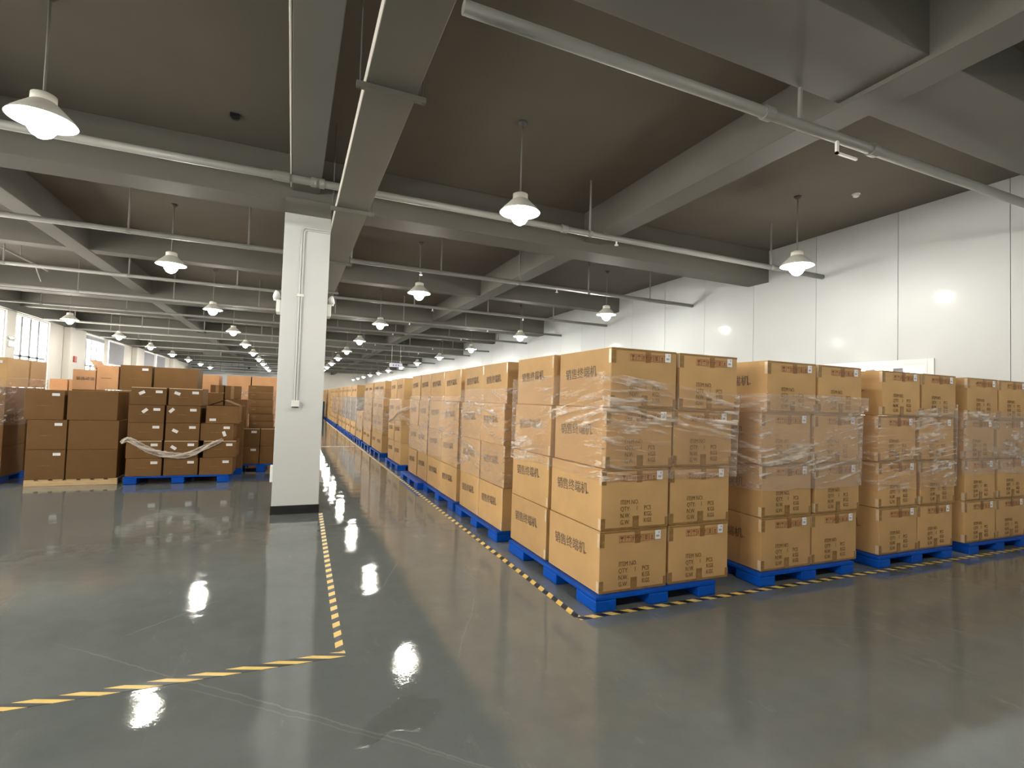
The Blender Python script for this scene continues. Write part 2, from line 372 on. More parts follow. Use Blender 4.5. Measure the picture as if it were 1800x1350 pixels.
# roller blinds on the farther windows
BL = {5: (3.95, 'short'), 6: (2.95, 'half'), 7: (1.5, 'full'), 8: (1.6, 'full')}
blabel = {5: 'grey roller blind rolled up high on the first window after the wide white pier',
          6: 'grey roller blind lowered over the upper part of its window, bright glass below',
          7: 'grey roller blind fully down on the nearer of the two farthest windows',
          8: 'grey roller blind fully down on the farthest window of the left wall'}
wi = sorted(range(len(LW)), key=lambda k: LW[k][0])
first = [k for k in wi if LW[k][0] > 28][0]
for q, k in enumerate([k for k in wi if LW[k][0] > 28][:4]):
    a, b2 = LW[k]; zb = BL[5+q][0]
    t = empty('roller_blind', (WL+0.03, a, 4.12)); tag(t, blabel[5+q], 'blind', 'roller blinds on the left windows')
    MB().tube((0, 0.05, 0), (0, b2-a-0.05, 0), 0.03, 12).build('roller', 'window_frame', t)
    MB().box(-0.003, 0.003, 0.08, b2-a-0.08, zb-4.12, 0).build('cloth', 'blind_cloth', t)
    MB().box(-0.012, 0.012, 0.08, b2-a-0.08, zb-4.12-0.03, zb-4.12).build('bottom_bar', 'window_frame', t)

# piers of the left wall between the window pairs, and the painted edge beam
for a in (6.3, 16.9, 27.3, 37.3, 47.6):
    struct(MB().box(WL, WL+0.28, a, a+1.7, 0, 4.2).build('wall_pier', 'white_wall', bevel=0.04))
struct(MB().box(WL, WL+0.12, YB, 55.5, 4.21, ZC).build('edge_beam', 'grey_paint'))

# ceiling beams
XB = [(-2.95, -2.43, 4.26), (2.36, 3.10, 4.46), (7.60, 8.12, 4.26), (12.90, 13.25, 4.43)]
for k in range(1, 6):
    XB.append((7.65+10.3*k, 8.15+10.3*k, 4.26))
    XB.append((12.9+10.3*k, 13.25+10.3*k, 4.43))
for y0, y1, z in XB:
    if y0 < YE-1: struct(MB().box(WL, WR, y0, y1, z, ZC).build('cross_beam', 'grey_paint', bevel=0.008))
for x0, x1 in ((4.53, 4.90), (-4.28, -3.93), (-0.12, 0.235)):
    struct(MB().box(x0, x1, YB, YE, 4.42, ZC).build('long_beam', 'grey_paint', bevel=0.008))

# columns
def column(y0, full):
    t = empty('column', (0.10, y0, 0)); struct(t)
    MB().box(-0.295, 0.295, 0, 0.6, 0.0, 4.08).build('shaft', 'column_white', t, bevel=0.006)
    MB().box(-0.295, 0.295, 0, 0.6, 4.08, 4.30).build('column_head', 'grey_paint', t, bevel=0.004)
    MB().box(-0.305, 0.305, -0.01, 0.61, 0.0, 0.115).build('skirting', 'black_skirting', t)
    return t
for k in range(0, 6):
    if 7.53+10.3*k < 55: column(7.53+10.3*k, k == 0)

# ------------------------------------------------------------------ pendant lamps
def make_lamp():
    t = empty('pendant_lamp', (0, 0, 3.83))
    H = ZC - 3.83
    MB().lathe([(0.0, H), (0.055, H), (0.05, H-0.02), (0.02, H-0.05), (0.0, H-0.055)], n=16).build('ceiling_rose', 'dark_pipe', t, smooth=True)
    MB().tube((0, 0, 0.20), (0, 0, H-0.04), 0.011, 8).build('rod', 'pipe_paint', t, smooth=True)
    MB().lathe([(0.0, 0.235), (0.06, 0.235), (0.088, 0.22), (0.09, 0.165), (0.075, 0.16), (0.0, 0.16)], n=24).build('socket_cap', 'shade_enamel', t, smooth=True)
    MB().lathe([(0.078, 0.165), (0.10, 0.15), (0.155, 0.095), (0.205, 0.045), (0.232, 0.012), (0.240, 0.0), (0.232, 0.002), (0.20, 0.038), (0.15, 0.088), (0.095, 0.143), (0.07, 0.15)], n=36).build('lamp_shade', 'shade_enamel', t, smooth=True)
    MB().lathe([(0.0, 0.13), (0.05, 0.12), (0.10, 0.04), (0.115, 0.0), (0.105, -0.06), (0.07, -0.115), (0.03, -0.14), (0.0, -0.145)], n=14).build('bulb', 'bulb_glow', t, smooth=True)
    return t
rows = [(2.37, 'over the near boxes beside the aisle', 'aisle row'), (7.05, 'near the white right wall', 'right wall row'), (-2.07, 'left of the white column', 'left row'), (-6.8, 'by the windows', 'window row')]
lamp0 = None
for x, where, rn in rows:
    kk = 0
    for k in range(-1, 13):
        y = 5.45 + 5.2*k
        if x < 0 and y > 54: continue
        l = make_lamp() if lamp0 is None else copy_tree(lamp0)
        lamp0 = lamp0 or l
        l.location = (x + (0.045 if (x == -2.07 and k == 0) else 0), y, 3.83)
        vis = not (k < 0 or (x == -6.8 and y < 20))
        if vis:
            kk += 1
            tag(l, 'lit conical pendant lamp, %s from the camera in the %s' % (ORD[kk-1], rn), 'lamp', 'pendant lamps in four rows')
        else:
            tag(l, ('added lit pendant lamp behind the camera, outside the photo, %s' % rn) if k < 0 else ('lit pendant lamp outside the left edge of the photo, %s in the window row' % ORD[k]), 'lamp', 'pendant lamps outside the photo')  # unseen lamps behind the camera are added to brighten the dim box fronts

# ------------------------------------------------------------------ overhead services
def pipe_run(y, x0, x1, z, r, hangers, label, heads=(), couplings=(), mat='pipe_paint', top=None, kind='sprinkler_pipe'):
    t = empty(kind, (x0, y, z)); tag(t, label, 'pipe', 'pipes under the ceiling')
    MB().tube((0, 0, 0), (x1-x0, 0, 0), r, 14).build('pipe', mat, t, smooth=False)
    for c_ in t.children:
        for p in c_.data.polygons: p.use_smooth = len(p.vertices) == 4
    for x in hangers:
        MB().tube((x-x0, 0, r*0.6), (x-x0, 0, (top or ZC)-z), 0.016, 8).build('hanger_rod', mat, t)
        MB().tube((x-x0-0.03, 0, 0), (x-x0+0.03, 0, 0), r*1.12, 14).build('pipe_clamp', mat, t)
    for x in couplings:
        MB().tube((x-x0-0.045, 0, 0), (x-x0+0.045, 0, 0), r*1.3, 14).build('coupling', mat, t)
    for x in heads:
        MB().tube((x-x0, -0.0, -r), (x-x0, -0.0, -r-0.05), 0.014, 8).tube((x-x0, 0, -r-0.05), (x-x0, 0, -r-0.06), 0.03, 10).build('sprinkler_head', 'white_plastic', t)
    return t
def hg(x0, x1, st):
    o = []; x = x0
    while x < x1: o.append(x); x += st
    return o
clear = lambda xs: [x for x in xs if not (0.3 < x < 0.85) and not (-0.2 < x < 0.3) and not (4.45 < x < 5.0) and not (-4.35 < x < -3.85)]
pipe_run(3.08, 0.9, WR, 4.12, 0.046, [], 'thick grey pipe crossing above the top right, nearest of the crossing pipes', couplings=[3.6, 5.0])
MB().tube((4.0, 3.08, 4.165), (4.0, 3.08, 4.45), 0.02, 8).build('hanger_rod', 'pipe_paint', None)
hr = [o for o in COL.objects if o.name.startswith('hanger_rod') and o.parent is None][0]
p0 = [o for o in COL.objects if o.name.startswith('sprinkler_pipe')][0]
hr.parent = p0; hr.location = (-0.9, -3.08, -4.12)
MB().box(4.46-0.9, 4.49-0.9, -0.02, 0.0, -0.16, -0.04).box(4.46-0.9, 4.75-0.9, -0.02, 0.0, -0.16, -0.14).build('pipe_bracket', 'white_plastic', p0)
pipe_run(6.42, WL+0.3, WR-0.01, 4.12, 0.045, [-6.5, 3.93, 7.65], 'grey pipe crossing in front of the column head, with rods up to the ceiling', heads=[4.4], couplings=[-0.27, -0.18, 0.14, 0.2, 3.5])
pipe_run(9.80, WL+0.5, WR-0.01, 4.12, 0.042, clear(hg(-7.6, 8.4, 1.7)), 'grey pipe crossing just behind the white column', heads=[2.2, 5.2])
ys = [13.55, 16.5, 19.5, 24.0, 27.0, 30.0, 34.6, 40.2, 45.4, 50.6]
desc = ['third', 'fourth', 'fifth', 'sixth', 'seventh', 'eighth', 'ninth', 'tenth', 'eleventh', 'twelfth']
for q, y in enumerate(ys):
    pipe_run(y, WL+0.5, WR-0.01, 4.10, 0.038, clear(hg(-7.6+0.3*(q % 3), 8.4, 2.1 if y < 30 else 3.3)), 'grey sprinkler pipe across the far ceiling, %s beyond the column' % desc[q], heads=[3.4, 6.1] if y < 30 else [])
# dark pipes in front of the far left partition
for q, (y, z) in enumerate(((53.2, 4.05), (53.6, 3.82), (54.0, 3.6))):
    pipe_run(y, -8.4, -0.2, z, 0.05, hg(-7.2+q*0.5, -0.6, 2.0), 'dark pipe across the far left partition, %s' % ('topmost of three', 'middle of three', 'lowest of three')[q], mat='dark_pipe')
# pipe loop hung at the far left between the cross pipes
t = empty('branch_pipe', (-5.72, 10.2, 4.50)); tag(t, 'thin grey pipe running along the ceiling at the left, with two drops', 'pipe')
MB().tube((0, 0, 0), (0, 6.0, 0), 0.024, 10).build('pipe', 'pipe_paint', t)
MB().tube((0, 3.6, 0), (0, 3.6, -0.38), 0.02, 8).build('drop', 'pipe_paint', t)
MB().tube((0, 5.3, 0), (0.1, 5.4, -0.38), 0.02, 8).build('drop', 'pipe_paint', t)
MB().tube((0, 1.2, 0), (0, 1.2, 0.42), 0.012, 8).tube((0, 4.6, 0), (0, 4.6, 0.42), 0.012, 8).build('hanger_rod', 'pipe_paint', t)

# cable duct on trapeze hangers, beside the column
t = empty('cable_duct', (0.40, -3, 3.9)); tag(t, 'long grey cable duct hung on crossbars, running over the aisle past the column', 'duct')
MB().box(0, 0.37, 0, 58, 0, 0.10).build('duct_body', 'duct_metal', t, bevel=0.004)
MB().box(-0.006, -0.0005, 0, 58, 0.0, 0.105).build('side_rail', 'duct_edge', t)
y = 4.45-3
while y < 57:
    MB().box(-0.07, 0.44, y-0.02, y+0.02, -0.045, -0.003).build('crossbar', 'duct_metal', t)
    MB().tube((-0.045, y, -0.05), (-0.045, y, ZC-3.9), 0.007, 6).tube((0.415, y, -0.05), (0.415, y, ZC-3.9), 0.007, 6).build('threaded_rod', 'dark_pipe', t)
    y += 2.68
# thin pale conduit down the edge of the beam
t = MB().tube((-0.135, -5.5, 4.43), (-0.135, 7.5, 4.43), 0.010, 8).build('conduit', 'duct_edge'); tag(t, 'thin pale conduit along the left edge of the beam over the column', 'conduit')

# ceiling fittings
t = empty('smoke_detector', (7.70, 4.98, ZC)); tag(t, 'round white smoke detector on the ceiling near the right wall', 'detector')
MB().lathe([(0, 0), (0.055, 0), (0.058, -0.015), (0.05, -0.022), (0, -0.022)], n=24).build('base', 'white_plastic', t, smooth=True)
MB().lathe([(0.0, -0.02), (0.036, -0.02), (0.042, -0.045), (0.03, -0.055), (0, -0.055)], n=24).build('sensor_head', 'white_plastic', t, smooth=True)
t = MB().box(-0.05, 0.05, -0.03, 0.03, -0.045, 0).box(-0.03, 0.03, -0.02, 0.02, -0.07, -0.04).build('junction_box', 'black_skirting', loc=(-0.77, 6.82, ZC), bevel=0.004)
tag(t, 'small black box fixed to the ceiling left of the column', 'junction box')
t = empty('ceiling_camera', (-3.63, 51.0, 3.9)); tag(t, 'small dark dome camera hanging before the far left partition', 'camera')
MB().tube((0, 0, 0), (0, 0, ZC-3.9), 0.02, 8).build('stem', 'dark_pipe', t)
MB().lathe([(0, 0.06), (0.11, 0.05), (0.12, 0.0), (0.08, -0.09), (0, -0.12)], n=16).build('dome', 'black_skirting', t, smooth=True)
for q, (x, y, lb) in enumerate(((-4.6, 36.0, 'dark ceiling fan heater hanging at the left, the nearer of two'), (-3.2, 46.0, 'dark ceiling fan heater hanging at the left, the farther of two'))):
    t = empty('unit_heater', (x, y, 4.05)); tag(t, lb, 'heater', 'dark units under the far left ceiling')
    MB().box(-0.45, 0.45, -0.3, 0.3, -0.18, 0.22).build('casing', 'dark_pipe', t, bevel=0.03)
    MB().tube((-0.35, 0, 0.2), (-0.35, 0, 0.87), 0.015, 6).tube((0.35, 0, 0.2), (0.35, 0, 0.87), 0.015, 6).build('hanger_rod', 'dark_pipe', t)
# hanging sign above the aisle row
t = empty('hanging_sign', (4.38, 24.0, 3.06)); tag(t, 'small white sign with three dark marks hung on two rods above the boxes', 'sign')
MB().box(-0.29, 0.29, -0.03, 0.03, 0, 0.18).build('sign_panel', 'sign_face', t, bevel=0.005)
mk = MB()
for cx in (-0.12, 0.0, 0.12):
    mk.box(cx-0.035, cx+0.035, -0.034, -0.031, 0.055, 0.07).box(cx-0.008, cx+0.008, -0.034, -0.031, 0.05, 0.125).box(cx-0.028, cx+0.028, -0.034, -0.031, 0.09, 0.104)
mk.build('sign_mark', 'sign_mark', t)
MB().tube((-0.2, 0, 0.18), (-0.2, 0, 1.02), 0.008, 6).tube((0.2, 0, 0.18), (0.2, 0, 1.02), 0.008, 6).build('sign_rod', 'duct_edge', t)
MB().box(-0.28, 0.28, -0.028, 0.028, -0.02, -0.001).build('lower_edge', 'sign_mark', t)

# ------------------------------------------------------------------ fittings on the column
t = empty('conduit_run', (0.045, 7.53, 0)); tag(t, 'pair of white conduits down the front of the column to a socket box', 'conduit')
MB().tube((-0.014, -0.014, 1.53), (-0.014, -0.014, 3.86), 0.010, 8).tube((0.014, -0.014, 1.53), (0.014, -0.014, 3.84), 0.010, 8)\
    .tube((-0.014, -0.014, 3.86), (0.02, -0.014, 3.895), 0.010, 8).tube((0.014, -0.014, 3.84), (0.03, -0.014, 3.87), 0.010, 8)\
    .tube((0.02, -0.014, 3.895), (0.35, -0.014, 3.895), 0.010, 8).tube((0.03, -0.014, 3.87), (0.35, -0.014, 3.87), 0.010, 8).build('conduit', 'column_white', t)
MB().box(-0.045, 0.045, -0.03, -0.001, 2.945, 2.98).build('conduit_clip', 'white_plastic', t, bevel=0.004)
MB().box(-0.055, 0.05, -0.05, -0.001, 1.44, 1.53).build('socket_box', 'white_plastic', t, bevel=0.006)
MB().box(-0.045, 0.035, -0.056, -0.051, 1.435, 1.447).build('socket_lip', 'black_skirting', t)
for s, x, lb in ((-1, -0.197, 'white twin-head emergency light on the left side of the column'), (1, 0.397, 'white twin-head emergency light on the right side of the column')):
    t = empty('emergency_light', (x, 7.70, 2.72)); tag(t, lb, 'emergency light', 'emergency lights on the column')
    xa, xb = sorted((0.0, 0.055*s))
    MB().box(xa, xb, -0.12, 0.14, 0.0, 0.17).build('battery_case', 'white_plastic', t, bevel=0.01)
    for yy in (-0.07, 0.09):
        hd = MB().lathe([(0, -0.035), (0.03, -0.03), (0.055, 0.0), (0.06, 0.03), (0.055, 0.034), (0, 0.034)], n=20).build('lamp_head', 'white_plastic', t, smooth=True)
        hd.location = (0.05*s, yy, 0.235); hd.rotation_euler = (math.radians(20), math.radians(78*s), 0)
t = MB().box(0, 0.03, 0, 0.12, 0, 0.16).build('wall_socket', 'white_plastic', loc=(0.397, 7.62, 0.40), bevel=0.004); tag(t, 'white socket low on the right side of the column', 'socket')
t = MB().box(-0.035, 0, 0, 0.12, 0, 0.22).build('wall_socket', 'white_plastic', loc=(-0.196, 7.62, 0.42), bevel=0.004); tag(t, 'white socket low on the left side of the column', 'socket')
t = empty('fire_alarm_point', (WL+0.28, 27.6, 2.72)); tag(t, 'small red alarm box on the white pier between the left windows', 'alarm box')
MB().box(0, 0.05, 0, 0.28, 0, 0.26).build('case', 'red_plastic', t, bevel=0.01)
t = empty('emergency_light', (WL+0.02, 22.93, 2.95)); tag(t, 'white twin-head emergency light between the two nearest left windows', 'emergency light')
MB().box(-0.01, 0.06, -0.13, 0.13, 0, 0.2).build('battery_case', 'white_plastic', t, bevel=0.01)
for yy in (-0.08, 0.08):
    MB().lathe([(0, -0.05), (0.07, -0.03), (0.085, 0.03), (0, 0.04)], c=(0.06, yy, 0.3), n=14).build('lamp_head', 'white_plastic', t, smooth=True)
t = empty('bright_spot', (WR-0.10, 5.62, 2.36)); tag(t, 'bright spot at the right window made as a small lamp, just above the boxes', 'lamp')  # glowing ball stands for a bright spot; lamp and bracket are made up
MB().lathe([(0, 0.045), (0.03, 0.035), (0.045, 0), (0.03, -0.035), (0, -0.045)], n=16).build('bulb', 'bright_spot_glow', t, smooth=True)
MB().tube((0.03, 0, 0.03), (0.10, 0, 0.06), 0.012, 6).build('bracket', 'white_plastic', t)

# ------------------------------------------------------------------ floor markings
def floor_tape(a, b2, w, mat, label):
    a = Vector((*a, 0)); b2 = Vector((*b2, 0)); d = b2-a; L = d.length
    o = MB().box(0, L, -w/2, w/2, 0.0006, 0.0016).build('floor_tape', mat, loc=(a.x, a.y, 0))
    o.rotation_euler.z = math.atan2(d.y, d.x)
    return tag(o, label, 'floor tape', 'black and yellow tape lines on the floor')
floor_tape((2.04, 3.34), (8.9, 3.33), 0.055, 'hazard_tape', 'black and yellow tape line along the front of the right-hand pallets')
floor_tape((2.045, 3.37), (2.02, 34.0), 0.055, 'hazard_tape', 'black and yellow tape line along the aisle beside the long row of boxes')
floor_tape((0.375, 3.37), (-6.5, 3.35), 0.072, 'hazard_tape_long', 'black and yellow tape line across the lower left floor')
floor_tape((0.345, 3.40), (0.425, 7.50), 0.05, 'hazard_tape_column', 'black and yellow tape line from the column foot toward the camera')
o = MB().box(0.42, 2.0, 17.22, 17.30, 0.0003, 0.001).build('floor_strip', 'joint_line'); tag(o, 'pale strip across the aisle floor far behind the column', 'floor strip')
# puddle of water
pts = []
P0 = [(0.33,2.43),(0.36,2.50),(0.39,2.60),(0.45,2.66),(0.53,2.71),(0.62,2.80),(0.67,2.79),(0.70,2.73),(0.79,2.70),(0.80,2.62),(0.76,2.57),(0.71,2.52),(0.66,2.47),(0.60,2.46),(0.55,2.49),(0.50,2.50),(0.46,2.49),(0.42,2.45),(0.38,2.43)]
cen = Vector((sum(p[0] for p in P0)/len(P0), sum(p[1] for p in P0)/len(P0)))
fine = []
for i in range(len(P0)):
    a = Vector(P0[i]); b2 = Vector(P0[(i+1) % len(P0)])
    for k in range(6):
        p = a.lerp(b2, k/6); n_ = noise.noise(Vector((p.x*28, p.y*28, 3)))
        fine.append(p + (p-cen).normalized()*0.012*n_)
mb = MB(); N = len(fine)
prof = [(1.0, 0.0004), (0.992, 0.0030), (0.975, 0.0052), (0.95, 0.0048), (0.90, 0.0030), (0.80, 0.0020), (0.5, 0.0018)]
for s_, z in prof:
    for p in fine:
        q = cen + (p-cen)*s_; mb.v.append((q.x, q.y, z))
for j in range(len(prof)-1):
    for k in range(N):
        k2 = (k+1) % N; mb.f.append((j*N+k, j*N+k2, (j+1)*N+k2, (j+1)*N+k))
mb.f.append(tuple((len(prof)-1)*N+k for k in range(N)))
me_ = bpy.data.meshes.new('puddle'); me_.from_pydata(mb.v, [], [tuple(reversed(f)) for f in mb.f]); me_.materials.append(MATS['water'])
if sum(p_.normal.z for p_ in me_.polygons) < 0: me_.flip_normals()
for p_ in me_.polygons: p_.use_smooth = True
o = link('puddle', me_); tag(o, 'small clear puddle of water on the floor in the foreground', 'puddle')

# ------------------------------------------------------------------ pallets
def plastic_pallet(x0, x1, y0, y1, label, feet_y=None, nx=3, h=0.118, mat='blue_plastic'):
    t = empty('plastic_pallet', ((x0+x1)/2, (y0+y1)/2, 0)); w, d = x1-x0, y1-y0
    tag(t, label, 'pallet', 'blue plastic pallets')
    mb = MB(); mb.box(-w/2, w/2, -d/2, d/2, h-0.028, h)
    mb.build('deck', mat, t, bevel=0.006)
    fw = 0.19 if w > 1.05 else 0.16
    if d < 0.5: feet_y = [(y0, y1)]
    ys_ = feet_y or [(y0, y0+0.28), ((y0+y1)/2-0.12, (y0+y1)/2+0.12), (y1-0.28, y1)]
    for i in range(nx):
        cx = -w/2 + fw/2 + (w-fw)*i/(nx-1)
        for (a, b2) in ys_:
            f = MB(); yc = (y0+y1)/2
            f.box(cx-fw/2, cx+fw/2, a-yc, b2-yc, 0.001, h-0.029)
            f.build('foot', mat, t, bevel=0.012)
    return t
def wood_pallet(x0, x1, y0, y1, label):
    t = empty('wooden_pallet', (x0, y0, 0)); w, d = x1-x0, y1-y0; tag(t, label, 'pallet')
    for k in range(3):
        yy = k*(d-0.05)/2; MB().box(0, w, yy, yy+0.05, 0.001, 0.084).build('bearer', 'pallet_wood', t, bevel=0.003)
    for k in range(7):
        xx = k*(w-0.13)/6; MB().box(xx, xx+0.13, 0, d, 0.085, 0.103).build('deck_board', 'pallet_wood', t, bevel=0.003)
    return t

# ------------------------------------------------------------------ lettering
def text_mesh(name, body, size, mat, rot, ext=0.0005):
    cu = bpy.data.curves.new(name, 'FONT'); cu.body = body; cu.size = size; cu.extrude = ext; cu.align_x = 'LEFT'; cu.space_line = 0.95
    cu.resolution_u = 2
    ob = bpy.data.objects.new(name, cu); COL.objects.link(ob)
    dg = bpy.context.evaluated_depsgraph_get(); me = bpy.data.meshes.new_from_object(ob.evaluated_get(dg))
    bpy.data.objects.remove(ob); bpy.data.curves.remove(cu)
    me.transform(rot); me.materials.clear(); me.materials.append(MATS[mat]); me.name = name
    return me
R_FRONT = Matrix.Rotation(math.pi/2, 4, 'X')                                  # reads along +x, faces -y
R_LEFT = Matrix.Rotation(-math.pi/2, 4, 'Z') @ Matrix.Rotation(math.pi/2, 4, 'X')   # reads along -y, faces -x
BW, BD, BH = 0.655, 0.845, 0.4835        # main carton: width (x), depth (y), height
PITCH_Z = 0.4875
def letters():
    lines = [('ITEM NO.', 0.27, 0.455), ('QTY:', 0.27, 0.345), ('1', 0.50, 0.350), ('PCS', 0.62, 0.350), ('N.W.', 0.27, 0.235), ('KGS', 0.62, 0.245), ('G.W.', 0.27, 0.125), ('KGS', 0.62, 0.14)]
    ms = []
    for tx, fx, fz in lines:
        me = text_mesh('t', tx, 0.052, 'print_brown', R_FRONT); me.transform(Matrix.Scale(0.82, 4, (1,0,0)))
        me.transform(Matrix.Translation((fx*BW, 0, fz*BH-0.018))); ms.append(me)
    return join_meshes('item_lettering', ms, 'print_brown')
def join_meshes(name, ms, mat):
    bm = bmesh.new()
    for me in ms: bm.from_mesh(me)
    o = bpy.data.meshes.new(name); bm.to_mesh(o); bm.free(); o.materials.append(MATS[mat])
    return o
ITEM_ME = letters()
HAN_ME = text_mesh('product_lettering', '\u9500\u552e\u7ec8\u7aef\u673a.', 0.104, 'print_black', R_LEFT)
HAN_ME.transform(Matrix.Translation((0, 0, 0)))
# slight downhill slant of the brushed characters
HAN_ME.transform(Matrix.Rotation(math.radians(-2.5), 4, 'X'))

def symbols_mesh():
    """row of red handling marks: goblet, umbrella, arrows, hook, stack limit, clamp - each in a thin square frame"""
    mb = MB(); s = 0.056; y = -0.0007
    def P(pts): mb.poly([(p[0], y, p[1]) for p in pts])
    for i in range(6):
        x = i*(s+0.003); g = 0.0025
        for (a, b2, c_, d) in ((x, x+s, 0, g), (x, x+s, s-g, s), (x, x+g, g, s-g), (x+s-g, x+s, g, s-g)):
            P([(a, c_), (b2, c_), (b2, d), (a, d)])
        cx = x + s/2
        if i == 0:
            P([(cx-0.017, 0.047), (cx+0.017, 0.047), (cx+0.012, 0.032), (cx+0.003, 0.026), (cx-0.003, 0.026), (cx-0.012, 0.032)])
            P([(cx-0.002, 0.012), (cx+0.002, 0.012), (cx+0.002, 0.027), (cx-0.002, 0.027)])
            P([(cx-0.012, 0.008), (cx+0.012, 0.008), (cx+0.009, 0.013), (cx-0.009, 0.013)])
        elif i == 1:
            P([(cx-0.020, 0.033), (cx-0.011, 0.044), (cx, 0.048), (cx+0.011, 0.044), (cx+0.020, 0.033), (cx+0.007, 0.036), (cx-0.007, 0.036)])
            P([(cx-0.0012, 0.012), (cx+0.0012, 0.012), (cx+0.0012, 0.036), (cx-0.0012, 0.036)])
            P([(cx-0.008, 0.009), (cx+0.001, 0.009), (cx+0.001, 0.012), (cx-0.008, 0.012)])
        elif i == 2:
            for q in (-0.011, 0.011):
                P([(cx+q-0.0035, 0.010), (cx+q+0.0035, 0.010), (cx+q+0.0035, 0.034), (cx+q-0.0035, 0.034)])
                P([(cx+q-0.008, 0.034), (cx+q+0.008, 0.034), (cx+q, 0.048)])
        elif i == 3:
            for a in range(8):
                t0 = math.pi*2*a/8; t1 = t0+0.5
                P([(cx+0.016*math.cos(t0), 0.028+0.016*math.sin(t0)), (cx+0.016*math.cos(t1), 0.028+0.016*math.sin(t1)), (cx+0.010*math.cos(t1), 0.028+0.010*math.sin(t1)), (cx+0.010*math.cos(t0), 0.028+0.010*math.sin(t0))])
            P([(cx-0.018, 0.010), (cx-0.014, 0.008), (cx+0.018, 0.046), (cx+0.014, 0.048)])
        elif i == 4:
            for q in (0.010, 0.022, 0.034):
                P([(cx-0.012, q), (cx+0.012, q), (cx+0.012, q+0.008), (cx-0.012, q+0.008)])
            P([(cx-0.018, 0.045), (cx+0.018, 0.045), (cx+0.018, 0.048), (cx-0.018, 0.048)])
        else:
            P([(cx-0.014, 0.010), (cx+0.014, 0.010), (cx+0.014, 0.014), (cx-0.014, 0.014)])
            P([(cx-0.004, 0.014), (cx+0.004, 0.014), (cx+0.004, 0.030), (cx-0.004, 0.030)])
            P([(cx-0.011, 0.030), (cx+0.011, 0.030), (cx, 0.046)])
    me = bpy.data.meshes.new('handling_marks'); me.from_pydata(mb.v, [], mb.f)
    me.materials.append(MATS['print_red']); return me
SYM_ME = symbols_mesh()

# ------------------------------------------------------------------ cartons
def carton_body(w, d, h, mat, bulge=0.004, seam=True):
    """closed carton: walls that bow out a little, flap seam across the top"""
    bm = bmesh.new(); n = 6
    bmesh.ops.create_cube(bm, size=1.0)
    bmesh.ops.subdivide_edges(bm, edges=bm.edges[:], cuts=n-1, use_grid_fill=True)
    for v in bm.verts:
        x, y, z = v.co*2
        bx = bulge*(1-y*y)*(1-z*z); by = bulge*(1-x*x)*(1-z*z); bz = bulge*0.3*(1-x*x)*(1-y*y)
        fx = x*(w/2); fy = y*(d/2); fz = z*(h/2)
        if abs(x) > 0.999: fx += math.copysign(bx, x)
        if abs(y) > 0.999: fy += math.copysign(by, y)
        if z > 0.999: fz -= bz
        v.co = (fx, fy, fz + h/2)
    es = [e for e in bm.edges if len(e.link_faces) == 2 and e.calc_face_angle(0) > 1.0]
    bmesh.ops.bevel(bm, geom=es, offset=0.0035, segments=1, affect='EDGES')
    if seam:                                     # flap slot, raised lips
        zt = h + 0.0004
        for sgn in (-1, 1):
            vs = [bm.verts.new(p) for p in ((-w/2+0.01, sgn*0.002, zt-0.001), (w/2-0.01, sgn*0.002, zt-0.001), (w/2-0.01, sgn*0.03, zt-0.002), (-w/2+0.01, sgn*0.03, zt-0.002))]
            bm.faces.new(vs if sgn > 0 else vs[::-1])
    me = bpy.data.meshes.new('carton_body'); bm.to_mesh(me); bm.free(); me.materials.append(MATS[mat]); return me
G = -0.0055     # parts sit just proud of the bowed face
BODY = carton_body(BW, BD, BH, 'cardboard')
def strip(x0, x1, z0, z1, y, th=0.0006): return MB().box(x0, x1, y-th, y, z0, z1)
hw, hd = BW/2, BD/2
TAPE_FRONT = [MB().box(*q).mesh('packing_tape', 'packing_tape') for q in (
    (-0.03, 0.03, -hd-0.0065, -hd-0.0045, 0.002, 0.22*BH), (-hw+0.002, hw-0.002, -hd-0.0025, -hd-0.0005, 0.001, 0.020),
    (-hw, -hw+0.038, -hd-0.0035, -hd-0.0008, 0.02, 0.20*BH), (hw-0.03, hw, -hd-0.0035, -hd-0.0008, 0.02, 0.17*BH),
    (-hw, -hw+0.042, -hd-0.0035, -hd-0.0008, 0.74*BH, 0.955*BH), (-hw+0.002, hw-0.002, -hd-0.0022, -hd-0.0004, 0.962*BH, 0.995*BH),
    (0.005, 0.058, -hd-0.0055, -hd-0.0035, 0.775*BH, 0.99*BH))]
TAPE_LEFT = [MB().box(*q).mesh('packing_tape', 'clear_tape') for q in (
    (-hw-0.0035, -hw-0.0008, -hd, -hd+0.035, 0.01, 0.20*BH), (-hw-0.0035, -hw-0.0008, -hd, -hd+0.03, 0.74*BH, 0.97*BH))]
LABEL_ME = strip(0, 0.058, 0, 0.072, 0).mesh('shipping_label', 'label_white')
LMARK_ME = MB().box(0.034, 0.046, -0.0010, -0.0007, 0.048, 0.062).box(0.012, 0.044, -0.0010, -0.0007, 0.018, 0.034).mesh('label_print', 'label_grey')

